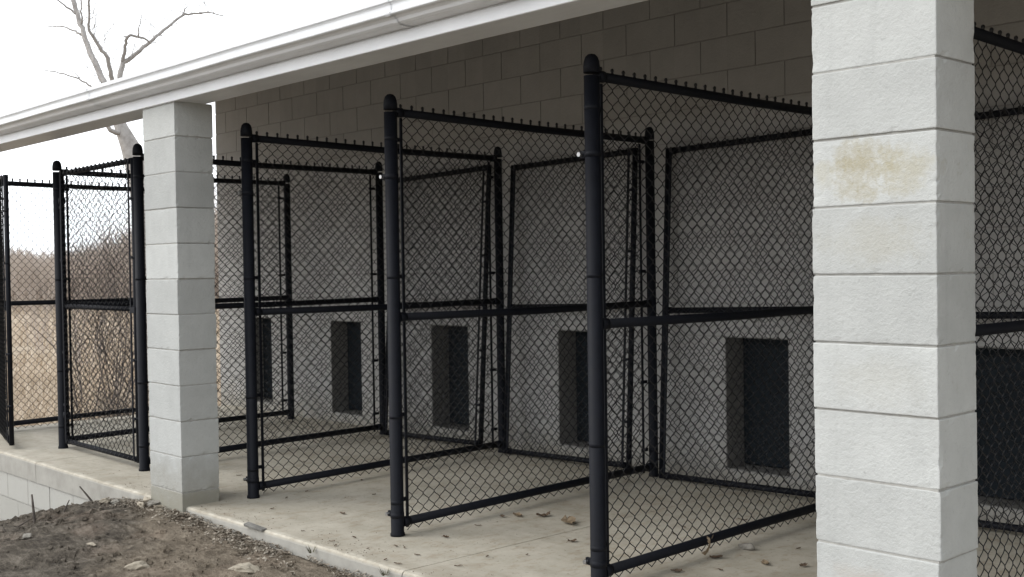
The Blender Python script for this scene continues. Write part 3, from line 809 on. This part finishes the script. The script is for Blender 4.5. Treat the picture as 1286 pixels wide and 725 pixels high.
# the bare tree: trunk and limbs at their real distance
TD = 19.0
T = empty('bare_tree', at(196, 470, TD)); base = Vector(T.location); base.z = gz(base.x, base.y, False); T.location = base
tag(T, 'leafless forked tree rising behind the left end of the roof', 'tree')
def P3(px, py, dd=0): return at(px, py, TD+dd) - base
def limb(bm, pl, w0, w1, n=9):
    pts = [P3(*p) for p in pl]; fine = []
    for a, b in zip(pts, pts[1:]):
        for k in range(4):
            t = k/4; fine.append(a.lerp(b, t) + Vector((random.uniform(-1,1), random.uniform(-1,1), random.uniform(-1,1)))*.012*(1 if (k or fine) else 0))
    fine.append(pts[-1]); m = len(fine)-1
    tube(bm, fine, [.85*(w0 + (w1-w0)*(i/m)**.8) for i in range(m+1)], n)
    return fine
bm = bmesh.new(); b0 = Vector((0,0,-.2))
pts = [b0, P3(192,420), P3(186,340), P3(180,260), P3(171,212), P3(163,183), P3(153,162), P3(147,148)]
fine = pts; tube(bm, pts, [.26,.21,.19,.175,.165,.15,.11,.09], 14); link('trunk', bm, M_BARK, T)
bm = bmesh.new()
L1 = limb(bm, [(158,176),(150,150,.2),(137,115,.4),(127,98,.5),(116,72,.7),(105,42,.9),(97,18,1),(88,-12,1.1),(80,-45,1.2)], .085, .035)
limb(bm, [(97,18,1),(88,11,1),(72,0,.9),(60,-10,.8)], .03, .012, 6); limb(bm, [(103,44,.9),(92,38,1),(75,33,1.1),(58,33,1.2)], .028, .009, 6)
limb(bm, [(97,16,1),(93,-4,1.3),(90,-30,1.5)], .03, .014, 6); limb(bm, [(103,30,.9),(102,10,.8),(100,-25,.7)], .022, .010, 6)
L2 = limb(bm, [(152,162),(146,120,-.3),(140,95,-.5),(134,72,-.6),(122,55,-.7),(112,38,-.8),(111,10,-.9),(114,-20,-1)], .06, .016)
L3 = limb(bm, [(160,180),(150,130,.1),(151,95,.2),(155,78,.3),(166,72,.4),(180,60,.5),(192,50,.6),(210,35,.8),(229,19,1.0),(245,17,1.1),(262,15.5,1.2),(281,20,1.3)], .07, .010)
limb(bm, [(154,80,.3),(157,62,.2),(159,47,.1),(163,45,.1),(174,46,.2),(183,49,.3),(189,54,.4)], .042, .016, 6)
limb(bm, [(174,46,.2),(175,33,.1),(178,19,0)], .016, .006, 5); limb(bm, [(229,19,1),(232,12,1),(236,9,1)], .02, .008, 5); limb(bm, [(192,50,.6),(200,45,.6),(206,45,.6)], .014, .006, 5); limb(bm, [(158,47,.1),(154,45,.1)], .014, .006, 5)
limb(bm, [(130,160,.3),(120,112,.3),(108,104,.3),(95,97,.3),(75,92,.3),(52,88,.3)], .03, .008, 6); limb(bm, [(100,98,.3),(92,90,.4),(80,87,.4)], .012, .005, 5)
limb(bm, [(155,168),(142,166,-.2),(134,158,-.3),(128,148,-.4),(120,120,-.5)], .055, .028, 7)
link('limbs', bm, M_BARK, T)
V, Fc = [], []; rs = random.Random(5)
for L_, st in ((L1, 8), (L2, 8), (L3, 10)):
    for i in range(st, len(L_)-1, 2):
        for k in range(2):
            twigs(V, Fc, L_[i], Vector((rs.uniform(-1,1), rs.uniform(-1,1), rs.uniform(-.1,1))), rs.uniform(.15,.5), .0055, 2, rs, .7)
tw = pyobj('twigs', V, Fc, M_BARK, T); tw['kind'] = 'stuff'

# ------------------------------------------------------------------ light: overcast sky with a broad weak sun from the front left
SUN_EL, SUN_AZ = R(38), R(222)   # azimuth of the sun measured clockwise from +Y
sd = Vector((math.sin(SUN_AZ)*math.cos(SUN_EL), math.cos(SUN_AZ)*math.cos(SUN_EL), math.sin(SUN_EL)))
w = bpy.data.worlds.new('World'); S.world = w; w.use_nodes = True; nt = w.node_tree; N = nt.nodes
bg = N['Background']; sky = N.new('ShaderNodeTexSky'); sky.sky_type = 'NISHITA'; sky.sun_disc = False
sky.sun_elevation = SUN_EL; sky.sun_rotation = SUN_AZ; sky.dust_density = 5; sky.air_density = 1.5
mx = N.new('ShaderNodeMix'); mx.data_type = 'RGBA'; mx.inputs[0].default_value = .88
nt.links.new(sky.outputs[0], mx.inputs[6]); 
# cloud layer, brighter round the veiled sun at the front left
tc = N.new('ShaderNodeTexCoord'); dt = N.new('ShaderNodeVectorMath'); dt.operation = 'DOT_PRODUCT'; nt.links.new(tc.outputs['Generated'], dt.inputs[0]); dt.inputs[1].default_value = (-.80, -.50, .33)
cr = N.new('ShaderNodeMapRange'); nt.links.new(dt.outputs['Value'], cr.inputs[0])
for i_, v_ in ((1, -1), (2, 1), (3, 12.5), (4, 23)): cr.inputs[i_].default_value = v_
cl = N.new('ShaderNodeVectorMath'); cl.operation = 'SCALE'; cl.inputs[0].default_value = (.965, 1.0, 1.04); nt.links.new(cr.outputs[0], cl.inputs['Scale'])
nt.links.new(cl.outputs[0], mx.inputs[7])
nt.links.new(mx.outputs[2], bg.inputs[0]); bg.inputs[1].default_value = .10
sl = bpy.data.lights.new('sun', 'SUN'); sl.energy = 1.2; sl.angle = R(25); sl.color = (1.0, .98, .95)
so = bpy.data.objects.new('sun', sl); COL.objects.link(so); so.rotation_euler = sd.to_track_quat('Z', 'Y').to_euler(); so.location = (-5, -8, 12)

S.render.engine = 'CYCLES'
S.view_settings.view_transform = 'Standard'; S.view_settings.look = 'None'; S.view_settings.gamma = 1; S.view_settings.exposure = 0
S.render.resolution_x = 1024; S.render.resolution_y = 577
S.cycles.max_bounces = 8; S.cycles.diffuse_bounces = 5
